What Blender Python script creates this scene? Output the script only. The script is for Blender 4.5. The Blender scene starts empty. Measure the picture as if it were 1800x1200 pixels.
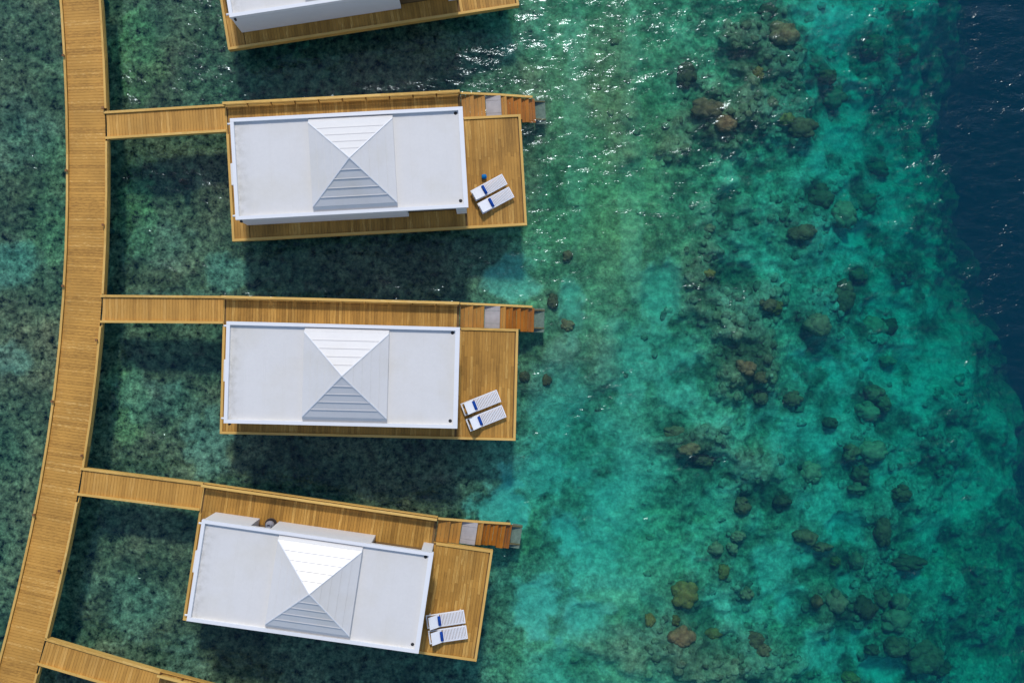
import bpy, bmesh, math, random
import numpy as np
from mathutils import Vector, Matrix

# ------------------------------------------------------------------ camera, sky, sun, exposure
sc = bpy.context.scene
C = sc.collection
RAD = math.radians
cam = bpy.data.cameras.new('camera')
cam.sensor_width = 36.0
cam.sensor_fit = 'HORIZONTAL'
cam.lens = 35.78
cam.clip_start = 0.5
cam.clip_end = 3000
camo = bpy.data.objects.new('camera', cam)
C.objects.link(camo)
# a drone 53.6 m above the water, looking almost straight down, north up in the picture
camo.matrix_world = Matrix(((0.9996097, -0.00011618, -0.0279367, 0.0),
                            (-0.00011618, 0.9999654, -0.00831582, 0.0),
                            (0.0279367, 0.00831582, 0.9995751, 53.6),
                            (0, 0, 0, 1)))
sc.camera = camo

SUN_EL = 50.0
world = bpy.data.worlds.new('World')
sc.world = world
world.use_nodes = True
wn = world.node_tree.nodes
sky = wn.new('ShaderNodeTexSky')
sky.sky_type = 'NISHITA'
sky.sun_disc = False
sky.sun_elevation = RAD(SUN_EL)
sky.sun_rotation = 0.0
sky.air_density = 1.0
sky.dust_density = 0.8
sky.ozone_density = 1.0
world.node_tree.links.new(sky.outputs[0], wn['Background'].inputs[0])
wn['Background'].inputs[1].default_value = 0.15

sun = bpy.data.lights.new('sun', 'SUN')
sun.energy = 2.0
sun.angle = RAD(5.0)
sun.color = (1.0, 0.96, 0.90)
suno = bpy.data.objects.new('sun', sun)
suno.rotation_euler = (RAD(-(90 - SUN_EL)), 0, 0)      # light comes from the north (top of the picture)
suno.location = (0, 30, 60)
C.objects.link(suno)

sc.view_settings.view_transform = 'Standard'
sc.view_settings.look = 'None'
sc.view_settings.gamma = 1
sc.view_settings.exposure = 0.18
sc.view_settings.use_curve_mapping = False
cy = sc.cycles
cy.use_denoising = True
cy.max_bounces = 7
cy.diffuse_bounces = 3
cy.glossy_bounces = 3
cy.transparent_max_bounces = 12
cy.volume_bounces = 1
cy.caustics_reflective = False
cy.caustics_refractive = False
cy.sample_clamp_indirect = 4.0

rnd = random.Random(7)

# ------------------------------------------------------------------ material helpers
def mat(name):
    m = bpy.data.materials.new(name)
    m.use_nodes = True
    nt = m.node_tree
    return m, nt, nt.nodes, nt.links, nt.nodes['Principled BSDF']

def ramp(nd, stops):
    r = nd.new('ShaderNodeValToRGB')
    e = r.color_ramp.elements
    while len(e) < len(stops):
        e.new(0.5)
    for el, (p, c) in zip(e, stops):
        el.position = p
        el.color = (c[0], c[1], c[2], 1)
    return r

def noise(nd, ln, vec, scale, detail=3, rough=0.55):
    n = nd.new('ShaderNodeTexNoise')
    n.inputs['Scale'].default_value = scale
    n.inputs['Detail'].default_value = detail
    n.inputs['Roughness'].default_value = rough
    if vec is not None:
        ln.new(vec, n.inputs['Vector'])
    return n

def maprange(nd, ln, src, a, b, c, d):
    m = nd.new('ShaderNodeMapRange')
    for k, v in zip(('From Min', 'From Max', 'To Min', 'To Max'), (a, b, c, d)):
        m.inputs[k].default_value = v
    ln.new(src, m.inputs['Value'])
    return m.outputs[0]

def math_node(nd, ln, op, a, b):
    m = nd.new('ShaderNodeMath')
    m.operation = op
    for i, v in enumerate((a, b)):
        if isinstance(v, (int, float)):
            m.inputs[i].default_value = v
        else:
            ln.new(v, m.inputs[i])
    return m.outputs[0]

def mult_color(nd, ln, col, fac):
    """colour times a grey factor"""
    m = nd.new('ShaderNodeMix')
    m.data_type = 'RGBA'
    m.blend_type = 'MULTIPLY'
    m.inputs[0].default_value = 1.0
    if isinstance(col, tuple):
        m.inputs[6].default_value = (*col, 1)
    else:
        ln.new(col, m.inputs[6])
    ln.new(fac, m.inputs[7])
    return m.outputs[2]

def wood(name, dark, mid, light, rough=0.62, patch=0.25, stretch=(1.0, 1.0, 1.0)):
    m, nt, nd, ln, b = mat(name)
    geo = nd.new('ShaderNodeNewGeometry')
    oi = nd.new('ShaderNodeObjectInfo')
    tc = nd.new('ShaderNodeTexCoord')
    r = ramp(nd, [(0.0, dark), (0.30, mid), (0.60, mid), (0.92, light)])
    # tone of the single board, a little grain on top
    mp = nd.new('ShaderNodeMapping')
    mp.inputs['Scale'].default_value = (6, 1.2, 6)
    ln.new(tc.outputs['Object'], mp.inputs[0])
    add = nd.new('ShaderNodeVectorMath')
    add.operation = 'ADD'
    ln.new(mp.outputs[0], add.inputs[0])
    comb = nd.new('ShaderNodeCombineXYZ')
    k = math_node(nd, ln, 'MULTIPLY', oi.outputs['Random'], 91.0)
    ln.new(k, comb.inputs[0]); ln.new(k, comb.inputs[1])
    ln.new(comb.outputs[0], add.inputs[1])
    g = noise(nd, ln, add.outputs[0], 1.6, 5, 0.65)
    tone = math_node(nd, ln, 'MULTIPLY_ADD', oi.outputs['Random'], 0.62)
    tone.node.inputs[2].default_value = -0.03
    grain = maprange(nd, ln, g.outputs[0], 0.25, 0.75, -0.30, 0.50)
    s = math_node(nd, ln, 'ADD', tone, grain)
    ln.new(s, r.inputs[0])
    # worn and damp patches on the deck as a whole
    big = noise(nd, ln, geo.outputs['Position'], 0.55, 4, 0.6)
    pf = maprange(nd, ln, big.outputs[0], 0.3, 0.7, 1.0 - patch, 1.0 + patch * 0.45)
    col = mult_color(nd, ln, r.outputs[0], pf)
    ln.new(col, b.inputs['Base Color'])
    b.inputs['Roughness'].default_value = rough
    b.inputs['Specular IOR Level'].default_value = 0.3
    return m

def plain(name, col, rough=0.5, var=0.06, scale=3.0, spec=0.5, metallic=0.0):
    m, nt, nd, ln, b = mat(name)
    geo = nd.new('ShaderNodeNewGeometry')
    n = noise(nd, ln, geo.outputs['Position'], scale, 4, 0.6)
    f = maprange(nd, ln, n.outputs[0], 0.3, 0.7, 1 - var, 1 + var)
    ln.new(mult_color(nd, ln, tuple(col), f), b.inputs['Base Color'])
    b.inputs['Roughness'].default_value = rough
    b.inputs['Specular IOR Level'].default_value = spec
    b.inputs['Metallic'].default_value = metallic
    return m

M = {}
M['deck'] = wood('deck_boards', (0.29, 0.142, 0.024), (0.47, 0.236, 0.043), (0.80, 0.50, 0.145), 0.6, 0.25)
M['walk'] = wood('boardwalk_boards', (0.40, 0.195, 0.038), (0.56, 0.283, 0.056), (0.75, 0.44, 0.13), 0.62, 0.2)
M['kerb'] = wood('kerb_timber', (0.52, 0.29, 0.065), (0.66, 0.39, 0.098), (0.76, 0.50, 0.17), 0.6, 0.12)
M['rail'] = wood('rail_timber', (0.56, 0.33, 0.075), (0.70, 0.43, 0.115), (0.80, 0.54, 0.19), 0.6, 0.10)
M['beam'] = wood('bearer_timber', (0.16, 0.09, 0.035), (0.22, 0.125, 0.045), (0.30, 0.18, 0.07), 0.7, 0.2)
M['post'] = wood('post_timber', (0.17, 0.07, 0.025), (0.23, 0.10, 0.035), (0.30, 0.14, 0.05), 0.6, 0.1)
M['wet'] = wood('wet_stair_boards', (0.22, 0.070, 0.004), (0.40, 0.130, 0.007), (0.54, 0.21, 0.02), 0.35, 0.3)
M['stair'] = wood('stair_boards', (0.33, 0.15, 0.024), (0.46, 0.21, 0.036), (0.60, 0.32, 0.07), 0.55, 0.25)
M['sunk'] = plain('algae_grey_boards', (0.25, 0.21, 0.16), 0.8, 0.25, 5.0, 0.2)
M['landing'] = plain('grey_landing_panel', (0.37, 0.34, 0.33), 0.55, 0.14, 2.5)
M['pile'] = plain('concrete_pile', (0.10, 0.10, 0.085), 0.85, 0.2, 4.0, 0.2)
M['wall'] = plain('white_render', (0.70, 0.69, 0.68), 0.7, 0.02, 0.8, 0.3)
M['trim'] = plain('white_trim', (0.76, 0.755, 0.755), 0.45, 0.015, 2.0)
M['black'] = plain('black_pipe', (0.012, 0.012, 0.014), 0.6, 0.1, 5.0)
M['glass'] = plain('dark_glass', (0.03, 0.045, 0.05), 0.05, 0.05, 1.0)
M['alu'] = plain('grey_frame', (0.35, 0.35, 0.36), 0.4, 0.05, 3.0, 0.5, 0.6)
M['white'] = plain('white_resin', (0.82, 0.82, 0.84), 0.35, 0.02, 6.0)
M['towel'] = plain('blue_towel', (0.006, 0.055, 0.30), 0.9, 0.18, 14.0, 0.2)
M['bag'] = plain('bright_blue_fabric', (0.004, 0.16, 0.42), 0.8, 0.1, 9.0, 0.2)
M['jar'] = plain('grey_glaze', (0.30, 0.31, 0.36), 0.35, 0.12, 9.0)
M['jardark'] = plain('dark_pedestal', (0.05, 0.035, 0.03), 0.7, 0.1, 9.0)

def roof_mat(name, col, stain, grime):
    m, nt, nd, ln, b = mat(name)
    geo = nd.new('ShaderNodeNewGeometry')
    tc = nd.new('ShaderNodeTexCoord')
    n1 = noise(nd, ln, geo.outputs['Position'], 0.9, 5, 0.6)
    n2 = noise(nd, ln, geo.outputs['Position'], 7.0, 3, 0.5)
    f1 = maprange(nd, ln, n1.outputs[0], 0.35, 0.72, 1.0, 1.0 - stain)
    f2 = maprange(nd, ln, n2.outputs[0], 0.3, 0.7, 0.985, 1.015)
    mx = nd.new('ShaderNodeMix'); mx.data_type = 'RGBA'
    mx.inputs[6].default_value = (*col, 1)
    mx.inputs[7].default_value = (col[0] * 0.975, col[1] * 0.96, col[2] * 0.915, 1)   # dust left by rain water
    n3 = noise(nd, ln, geo.outputs['Position'], 0.45, 3, 0.5)
    ln.new(maprange(nd, ln, n3.outputs[0], 0.5, 0.72, 0.0, 1.0), mx.inputs[0])
    # grime washed against the inner (western) end of the flat roof
    sp = nd.new('ShaderNodeSeparateXYZ')
    ln.new(tc.outputs['Object'], sp.inputs[0])
    end = maprange(nd, ln, sp.outputs[0], -0.49, -0.42, 1.0, 0.0)
    n4 = noise(nd, ln, geo.outputs['Position'], 3.5, 5, 0.7)
    gr = math_node(nd, ln, 'MULTIPLY', end, maprange(nd, ln, n4.outputs[0], 0.42, 0.72, 0.0, grime))
    mg = nd.new('ShaderNodeMix'); mg.data_type = 'RGBA'
    ln.new(gr, mg.inputs[0])
    ln.new(mx.outputs[2], mg.inputs[6])
    mg.inputs[7].default_value = (0.36, 0.34, 0.28, 1)
    c = mult_color(nd, ln, mult_color(nd, ln, mg.outputs[2], f1), f2)
    ln.new(c, b.inputs['Base Color'])
    b.inputs['Roughness'].default_value = 0.28
    bump = nd.new('ShaderNodeBump')
    bump.inputs['Strength'].default_value = 0.10
    bump.inputs['Distance'].default_value = 0.02
    nb = noise(nd, ln, geo.outputs['Position'], 2.2, 4, 0.6)
    ln.new(nb.outputs[0], bump.inputs['Height'])
    ln.new(bump.outputs[0], b.inputs['Normal'])
    return m
M['roof'] = roof_mat('white_roof_membrane', (0.70, 0.675, 0.64), 0.03, 0.75)
M['panel'] = roof_mat('white_roof_sheet', (0.68, 0.655, 0.63), 0.03, 0.0)

# ------------------------------------------------------------------ geometry helpers
def mesh_obj(name, verts, faces, m, parent=None, smooth=False):
    me = bpy.data.meshes.new(name)
    me.from_pydata([tuple(v) for v in verts], [], faces)
    me.update()
    if m is not None:
        me.materials.append(m)
    if smooth:
        me.polygons.foreach_set('use_smooth', [True] * len(me.polygons))
    o = bpy.data.objects.new(name, me)
    C.objects.link(o)
    if parent is not None:
        o.parent = parent
    return o

BOXF = [(0, 3, 2, 1), (4, 5, 6, 7), (0, 1, 5, 4), (1, 2, 6, 5), (2, 3, 7, 6), (3, 0, 4, 7)]
_unit = {}
def unit_mesh(m):
    """one shared unit box per material"""
    if m.name not in _unit:
        v = [(-.5, -.5, -.5), (.5, -.5, -.5), (.5, .5, -.5), (-.5, .5, -.5),
             (-.5, -.5, .5), (.5, -.5, .5), (.5, .5, .5), (-.5, .5, .5)]
        me = bpy.data.meshes.new('board')
        me.from_pydata(v, [], BOXF)
        me.materials.append(m)
        _unit[m.name] = me
    return _unit[m.name]

def piece(name, m, parent, x0, x1, y0, y1, z0, z1, rz=0.0):
    """box piece that shares its mesh with its like"""
    o = bpy.data.objects.new(name, unit_mesh(m))
    C.objects.link(o)
    o.parent = parent
    o.location = ((x0 + x1) / 2, (y0 + y1) / 2, (z0 + z1) / 2)
    o.scale = (x1 - x0, y1 - y0, z1 - z0)
    o.rotation_euler = (0, 0, rz)
    return o

def bar(name, m, parent, a, b, w, h):
    """straight bar from a to b (centre line), w wide, h tall"""
    a = Vector(a); b = Vector(b)
    d = b - a
    o = bpy.data.objects.new(name, unit_mesh(m))
    C.objects.link(o)
    o.parent = parent
    o.location = (a + b) / 2
    o.scale = (d.length, w, h)
    o.rotation_euler = (0, -math.atan2(d.z, math.hypot(d.x, d.y)), math.atan2(d.y, d.x))
    return o

def bevel_box(name, m, parent, x0, x1, y0, y1, z0, z1, bev=0.01):
    bm = bmesh.new()
    vs = [bm.verts.new(p) for p in ((x0, y0, z0), (x1, y0, z0), (x1, y1, z0), (x0, y1, z0),
                                    (x0, y0, z1), (x1, y0, z1), (x1, y1, z1), (x0, y1, z1))]
    for f in BOXF:
        bm.faces.new([vs[i] for i in f])
    bmesh.ops.bevel(bm, geom=bm.edges[:], offset=bev, segments=2, affect='EDGES')
    me = bpy.data.meshes.new(name)
    bm.to_mesh(me); bm.free()
    me.materials.append(m)
    o = bpy.data.objects.new(name, me)
    C.objects.link(o)
    o.parent = parent
    return o

def lathe(name, m, parent, prof, seg=20, loc=(0, 0, 0), axis='z', smooth=True):
    v = []; f = []
    n = len(prof)
    for i in range(seg):
        a = 2 * math.pi * i / seg
        for r, z in prof:
            p = (r * math.cos(a), r * math.sin(a), z)
            v.append(p if axis == 'z' else (p[0], p[2], p[1]))
    for i in range(seg):
        j = (i + 1) % seg
        for k in range(n - 1):
            f.append((i * n + k, j * n + k, j * n + k + 1, i * n + k + 1))
    o = mesh_obj(name, v, f, m, parent, smooth)
    o.location = loc
    return o

_pile = None
def pile(parent, x, y, z0, z1, r=0.14):
    global _pile
    if _pile is None:
        seg = 14
        v = []; f = []
        for i in range(seg):
            a = 2 * math.pi * i / seg
            v += [(math.cos(a), math.sin(a), 0), (math.cos(a), math.sin(a), 1)]
        for i in range(seg):
            j = (i + 1) % seg
            f.append((2 * i, 2 * j, 2 * j + 1, 2 * i + 1))
        f.append(tuple(2 * i + 1 for i in range(seg)))
        _pile = bpy.data.meshes.new('pile')
        _pile.from_pydata(v, [], f)
        _pile.materials.append(M['pile'])
    o = bpy.data.objects.new('pile', _pile)
    C.objects.link(o)
    o.parent = parent
    o.location = (x, y, z0)
    o.scale = (r, r, z1 - z0)
    return o

def thing(name, label, cat, loc=(0, 0, 0), rz=0.0, group=None):
    o = bpy.data.objects.new(name, None)
    o.empty_display_size = 0.3
    C.objects.link(o)
    o.location = loc
    o.rotation_euler = (0, 0, rz)
    o['label'] = label
    o['category'] = cat
    if group:
        o['group'] = group
    return o

def tag(o, label, cat, group=None):
    o['label'] = label
    o['category'] = cat
    if group:
        o['group'] = group
    return o

# value noise for the sea floor
def hash2(ix, iy, seed):
    h = (ix.astype(np.int64) * 374761393 + iy.astype(np.int64) * 668265263 + seed * 2246822519) & 0xffffffff
    h = ((h ^ (h >> 13)) * 1274126177) & 0xffffffff
    h = (h ^ (h >> 16)) & 0xffffffff
    return h.astype(np.float64) / 4294967295.0

def vnoise(x, y, seed=0):
    ix = np.floor(x); iy = np.floor(y)
    fx = x - ix; fy = y - iy
    fx = fx * fx * fx * (fx * (fx * 6 - 15) + 10)
    fy = fy * fy * fy * (fy * (fy * 6 - 15) + 10)
    a = hash2(ix, iy, seed); b = hash2(ix + 1, iy, seed)
    c = hash2(ix, iy + 1, seed); d = hash2(ix + 1, iy + 1, seed)
    return (a * (1 - fx) + b * fx) * (1 - fy) + (c * (1 - fx) + d * fx) * fy

def fbm(x, y, seed, octs=4, gain=0.5):
    s = 0.0; amp = 1.0; tot = 0.0
    ang = 0.6
    for i in range(octs):
        s = s + amp * vnoise(x, y, seed + i * 17)
        tot += amp
        amp *= gain
        x, y = (x * math.cos(ang) - y * math.sin(ang)) * 2.03 + 3.1, (x * math.sin(ang) + y * math.cos(ang)) * 2.03 - 1.7
    return s / tot

def sstep(t):
    t = np.clip(t, 0, 1)
    return t * t * (3 - 2 * t)

DZ = 1.6          # top of all decks above the water

# ------------------------------------------------------------------ sea floor
# coral heads one can tell apart: x, y, half widths, kind, label
CORALS = [
    (18.90, 8.58, 0.76, 0.63, 0, "large brown coral head left of a paler one on the upper reef edge"),
    (20.15, 7.60, 0.70, 0.73, 1, "olive coral head touching the lower right side of a large brown head"),
    (17.64, 6.42, 0.70, 0.44, 0, "dim brown coral mound below left of the paired upper reef heads"),
    (21.09, 4.17, 0.54, 0.44, 3, "small brown coral head in a dark hollow between turquoise sand patches"),
    (20.13, 2.98, 0.64, 0.89, 0, "tall upright brown coral head beside bright turquoise sand, mid reef"),
    (18.48, 1.37, 0.70, 0.63, 1, "pale grey coral mound just left of the tall brown head"),
    (22.18, 1.31, 0.70, 0.64, 1, "greenish grey coral head joined to a browner one on its right"),
    (23.11, 1.31, 0.51, 0.57, 3, "reddish brown coral head against the right side of a greenish one"),
    (16.13, 2.32, 0.38, 0.38, 2, "small golden brown coral head left of the pale grey mound"),
    (21.87, 8.45, 0.64, 0.57, 1, "faint green coral mound right of the paired upper heads"),
    (19.24, 15.30, 0.48, 0.41, 3, "dark reddish coral head above a square olive one near the top"),
    (19.77, 14.28, 0.70, 0.63, 1, "square olive coral head below a dark reddish one near the top"),
    (22.39, 17.37, 0.70, 0.64, 0, "grey brown coral clump under glints close to the top edge"),
    (24.63, 17.36, 0.64, 0.45, 0, "glinting brown coral clump nearest the deep blue drop at top"),
    (16.36, 17.16, 0.76, 0.70, 0, "wide brown coral clump on the dark upper band of reef"),
    (15.65, 18.68, 0.57, 0.44, 4, "dark coral clump cut by the top edge of the picture"),
    (17.53, 12.25, 0.82, 0.57, 0, "broad brown coral bank left of the upper sand pools"),
    (16.68, 12.68, 0.44, 0.38, 2, "yellowish coral head on the left end of a broad brown bank"),
    (14.92, 14.95, 0.35, 0.38, 2, "small yellow coral head alone on the dark upper band"),
    (15.73, 13.50, 0.35, 0.32, 1, "pale grey coral knob below the small yellow head"),
    (11.03, 14.97, 0.57, 0.69, 4, "dark green coral patch right of the sandy upper streaks"),
    (12.13, 13.02, 0.82, 0.57, 4, "wide dark green coral patch under a line of glints"),
    (13.10, 12.18, 0.63, 0.50, 0, "olive coral clump at the right end of the wide dark patch"),
    (22.94, 10.53, 0.64, 0.41, 0, "brown coral lump with a glint above the upper sand pool"),
    (21.93, -2.42, 0.54, 0.48, 0, "top lobe of the three lobed tan coral outcrop"),
    (21.60, -3.47, 0.79, 0.57, 1, "big tan bottom lobe of the three lobed coral outcrop"),
    (22.50, -3.00, 0.41, 0.48, 0, "narrow right lobe of the three lobed tan coral outcrop"),
    (17.10, -2.69, 0.54, 0.41, 0, "olive coral head alone at the left of the three lobed outcrop"),
    (21.79, -5.69, 0.86, 0.60, 1, "big flat grey brown coral head below the three lobed outcrop"),
    (20.44, -5.71, 0.44, 0.44, 0, "brown coral head tucked against the left of a big flat one"),
    (18.17, -6.81, 0.60, 0.60, 1, "round pale brown coral head on turquoise rubble, left of a pair"),
    (21.13, -6.97, 0.51, 0.48, 0, "round brown coral head under the big flat grey one"),
    (20.83, -7.79, 0.48, 0.32, 1, "low pale coral ledge just below a round brown head"),
    (23.37, -8.01, 0.54, 0.45, 0, "olive coral clump at the edge of dark lower reef"),
    (16.47, -8.35, 0.51, 0.38, 4, "dark coral clump near the left of the lower reef"),
    (19.36, -4.07, 0.38, 0.32, 4, "small dark coral knob between two pale reef slopes"),
    (23.03, -0.62, 0.48, 0.32, 1, "grey coral slab with a dark base right of centre reef"),
    (17.80, -10.31, 0.63, 0.48, 3, "dark brown coral head, left of a linked pair on sand"),
    (18.75, -10.90, 0.48, 0.29, 3, "low brown coral head, right of a linked pair on sand"),
    (19.60, -11.77, 0.32, 0.29, 2, "small orange tan coral head on green rubble"),
    (20.82, -11.76, 0.44, 0.51, 1, "upright olive coral head with a bright left rim"),
    (22.24, -10.05, 0.51, 0.83, 3, "tall dark brown coral column above the reddish mound"),
    (23.86, -11.94, 0.89, 0.45, 3, "long reddish brown coral mound beside deeper water"),
    (19.46, -13.91, 0.54, 0.70, 1, "pale folded coral head left of the large lower cluster"),
    (18.31, -13.79, 0.35, 0.32, 3, "small reddish coral knob at the left of a folded head"),
    (22.23, -13.90, 0.57, 0.57, 0, "brown top lobe of the large lower coral cluster"),
    (23.29, -14.05, 0.48, 0.48, 1, "tan right lobe of the large lower coral cluster"),
    (23.09, -15.04, 0.80, 0.70, 1, "biggest pale olive lobe of the large lower coral cluster"),
    (21.20, -14.33, 0.57, 0.64, 4, "dark left lobe of the large lower coral cluster"),
    (23.01, -16.61, 0.73, 0.57, 0, "olive coral bank directly under the large lower cluster"),
    (24.84, -17.29, 1.02, 0.96, 0, "wide olive coral bank in the lower right corner"),
    (25.77, -18.05, 0.64, 0.45, 3, "reddish coral lump against the right of the wide corner bank"),
    (20.47, -18.27, 0.48, 0.38, 2, "tan coral head cut near the bottom edge, right reef"),
    (21.66, -16.70, 0.35, 0.29, 4, "small dark coral knob left of the olive bank"),
    (10.93, -13.37, 0.69, 0.66, 2, "round golden brown coral head with a ringed top"),
    (13.12, -12.14, 0.32, 0.44, 2, "small golden coral head above the ringed round one"),
    (12.73, -10.87, 0.47, 0.38, 1, "grey coral boulder beside a paler stone, lower reef"),
    (13.67, -10.89, 0.28, 0.32, 1, "pale coral stone against the right of a grey boulder"),
    (14.38, -13.40, 0.41, 0.38, 1, "pale green round coral head right of the ringed one"),
    (10.67, -15.44, 0.69, 0.57, 3, "dark red brown coral head below the ringed golden one"),
    (12.56, -15.45, 0.44, 0.35, 2, "yellowish coral head between two reddish ones, low on the reef"),
    (14.86, -15.79, 0.57, 0.41, 3, "upper half of a reddish coral pair, low on the reef"),
    (15.24, -16.37, 0.44, 0.38, 3, "lower half of a reddish coral pair, low on the reef"),
    (9.01, -14.59, 0.28, 0.44, 2, "narrow golden coral head at the left of the lower rubble"),
    (10.44, -14.62, 0.28, 0.31, 2, "small golden coral knob between a ringed and a red head"),
    (13.96, -10.26, 0.38, 0.28, 1, "flat pale coral slab above the grey boulder"),
    (14.21, -0.96, 0.54, 0.44, 0, "brown coral head above left of a small round one, mid picture"),
    (15.31, -2.65, 0.41, 0.38, 3, "small round brown coral head with a clear sand halo"),
    (15.11, -1.50, 0.47, 0.38, 0, "olive coral head wedged between two brown ones, mid picture"),
    (2.18, -1.43, 0.28, 0.28, 4, "dark round coral ball next to the middle sun deck"),
    (3.39, -1.65, 0.25, 0.31, 3, "small brown coral ball right of the dark round ball"),
    (10.49, -4.49, 0.57, 0.31, 0, "upper end of the long diagonal brown coral ridge"),
    (11.23, -5.38, 0.57, 0.35, 0, "centre of the long diagonal brown coral ridge"),
    (12.13, -6.02, 0.57, 0.38, 3, "lower end of the long diagonal brown coral ridge"),
    (14.22, -8.61, 0.54, 0.44, 0, "brown coral clump below the long diagonal ridge"),
    (15.61, 2.48, 0.51, 0.38, 0, "brown coral head on the dark rubble, middle of the reef"),
    (12.27, 4.15, 0.28, 0.25, 2, "small tan coral knob on the dark middle rubble"),
    (12.31, 6.63, 0.32, 0.25, 1, "pale coral stone on the dark rubble under glints"),
    (3.73, 2.61, 0.31, 0.37, 4, "dark coral head right of the middle stairs"),
    (4.51, 1.33, 0.37, 0.34, 0, "olive coral head below right of the middle stairs"),
    (4.55, 5.07, 0.31, 0.31, 0, "olive coral knob above right of the middle stairs"),
]

SAND = [
    (0.6, -8.7, 1.75, 1.35, 1.60), (1.6, 3.9, 1.40, 0.99, 0.80), (4.7, 2.3, 0.68, 2.18, 0.80), (9.6, 3.3, 1.10, 1.89, 0.70),
    (5.0, 12.9, 0.68, 6.53, 0.40), (8.1, 9.9, 0.63, 8.17, 0.40), (4.0, -2.6, 1.71, 3.42, 0.50), (7.9, -0.8, 1.57, 2.51, 0.50),
    (3.4, -6.7, 1.86, 1.86, 0.60), (5.6, -7.0, 1.24, 1.24, 0.50), (4.2, -9.8, 1.24, 1.55, 0.80), (5.9, -11.4, 1.55, 0.93, 0.60),
    (3.4, -13.5, 1.86, 1.71, 0.80), (5.3, -14.5, 1.86, 0.93, 0.70), (10.4, -1.4, 1.57, 1.89, 0.45), (17.6, 18.4, 0.95, 0.63, 0.60),
    (19.9, 16.4, 1.43, 0.79, 0.70), (21.2, 14.1, 1.21, 1.14, 0.90), (18.3, 14.7, 0.51, 0.70, 0.90), (24.2, 16.0, 1.27, 1.91, 0.60),
    (24.9, 17.9, 1.59, 1.28, 0.60), (20.9, 11.6, 2.22, 1.27, 0.60), (21.2, 6.6, 1.59, 0.89, 1.10), (20.5, 5.6, 1.91, 1.27, 0.70),
    (22.9, 8.8, 1.59, 1.91, 0.60), (24.9, 6.0, 1.59, 1.28, 0.60), (24.9, 9.2, 1.28, 1.91, 0.60), (21.9, 2.2, 1.14, 1.27, 0.90),
    (24.2, 1.8, 1.91, 1.59, 0.70), (26.2, 2.4, 1.60, 1.60, 0.50), (18.9, -0.8, 1.90, 1.27, 0.70), (23.8, -0.8, 1.91, 1.27, 0.70),
    (22.5, -1.6, 1.43, 0.70, 0.70), (20.2, -2.4, 1.27, 1.59, 0.50), (17.6, -5.3, 1.90, 1.58, 0.50), (24.1, -5.6, 0.96, 0.96, 0.60),
    (27.5, -7.6, 0.96, 1.92, 0.60), (28.8, -8.3, 0.96, 0.96, 0.60), (20.2, -10.1, 1.11, 1.11, 0.90), (18.5, -8.8, 1.59, 0.95, 0.50),
    (17.2, -11.3, 1.90, 1.27, 0.50), (20.1, -13.0, 0.64, 0.95, 0.80), (17.0, -13.9, 0.95, 1.27, 0.60), (22.8, -18.1, 1.59, 0.80, 1.00),
    (25.5, -10.5, 1.28, 1.28, 0.50), (24.1, -13.0, 1.27, 1.27, 0.60), (19.5, -16.5, 1.90, 1.27, 0.50), (15.6, -11.8, 0.95, 1.58, 0.50),
    (15.3, -3.4, 0.95, 1.26, 0.40), (12.7, -8.4, 1.26, 1.26, 0.30), (27.5, -0.8, 1.92, 1.60, 0.50), (26.2, -2.8, 1.60, 1.28, 0.40),
    (22.5, 11.8, 1.91, 1.59, 0.60), (25.6, 12.8, 1.28, 1.91, 0.50), (26.1, -14.4, 1.60, 1.92, 0.35), (-17.4, -2.3, 1.84, 1.23, 0.20),
    (-14.6, -4.7, 1.23, 1.54, 0.28), (-25.2, 4.4, 1.23, 1.23, 0.28), (-25.0, -0.5, 0.92, 0.92, 0.25), (-17.7, 5.6, 1.84, 1.23, 0.12),
    (-13.9, 4.2, 0.93, 0.93, 0.25), (-16.8, 2.3, 1.84, 0.92, 0.12), (-18.8, -13.2, 1.84, 1.84, 0.12), (-15.8, -16.3, 1.23, 1.23, 0.12),
    (-24.6, 11.7, 1.54, 1.84, 0.10),
]
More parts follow.
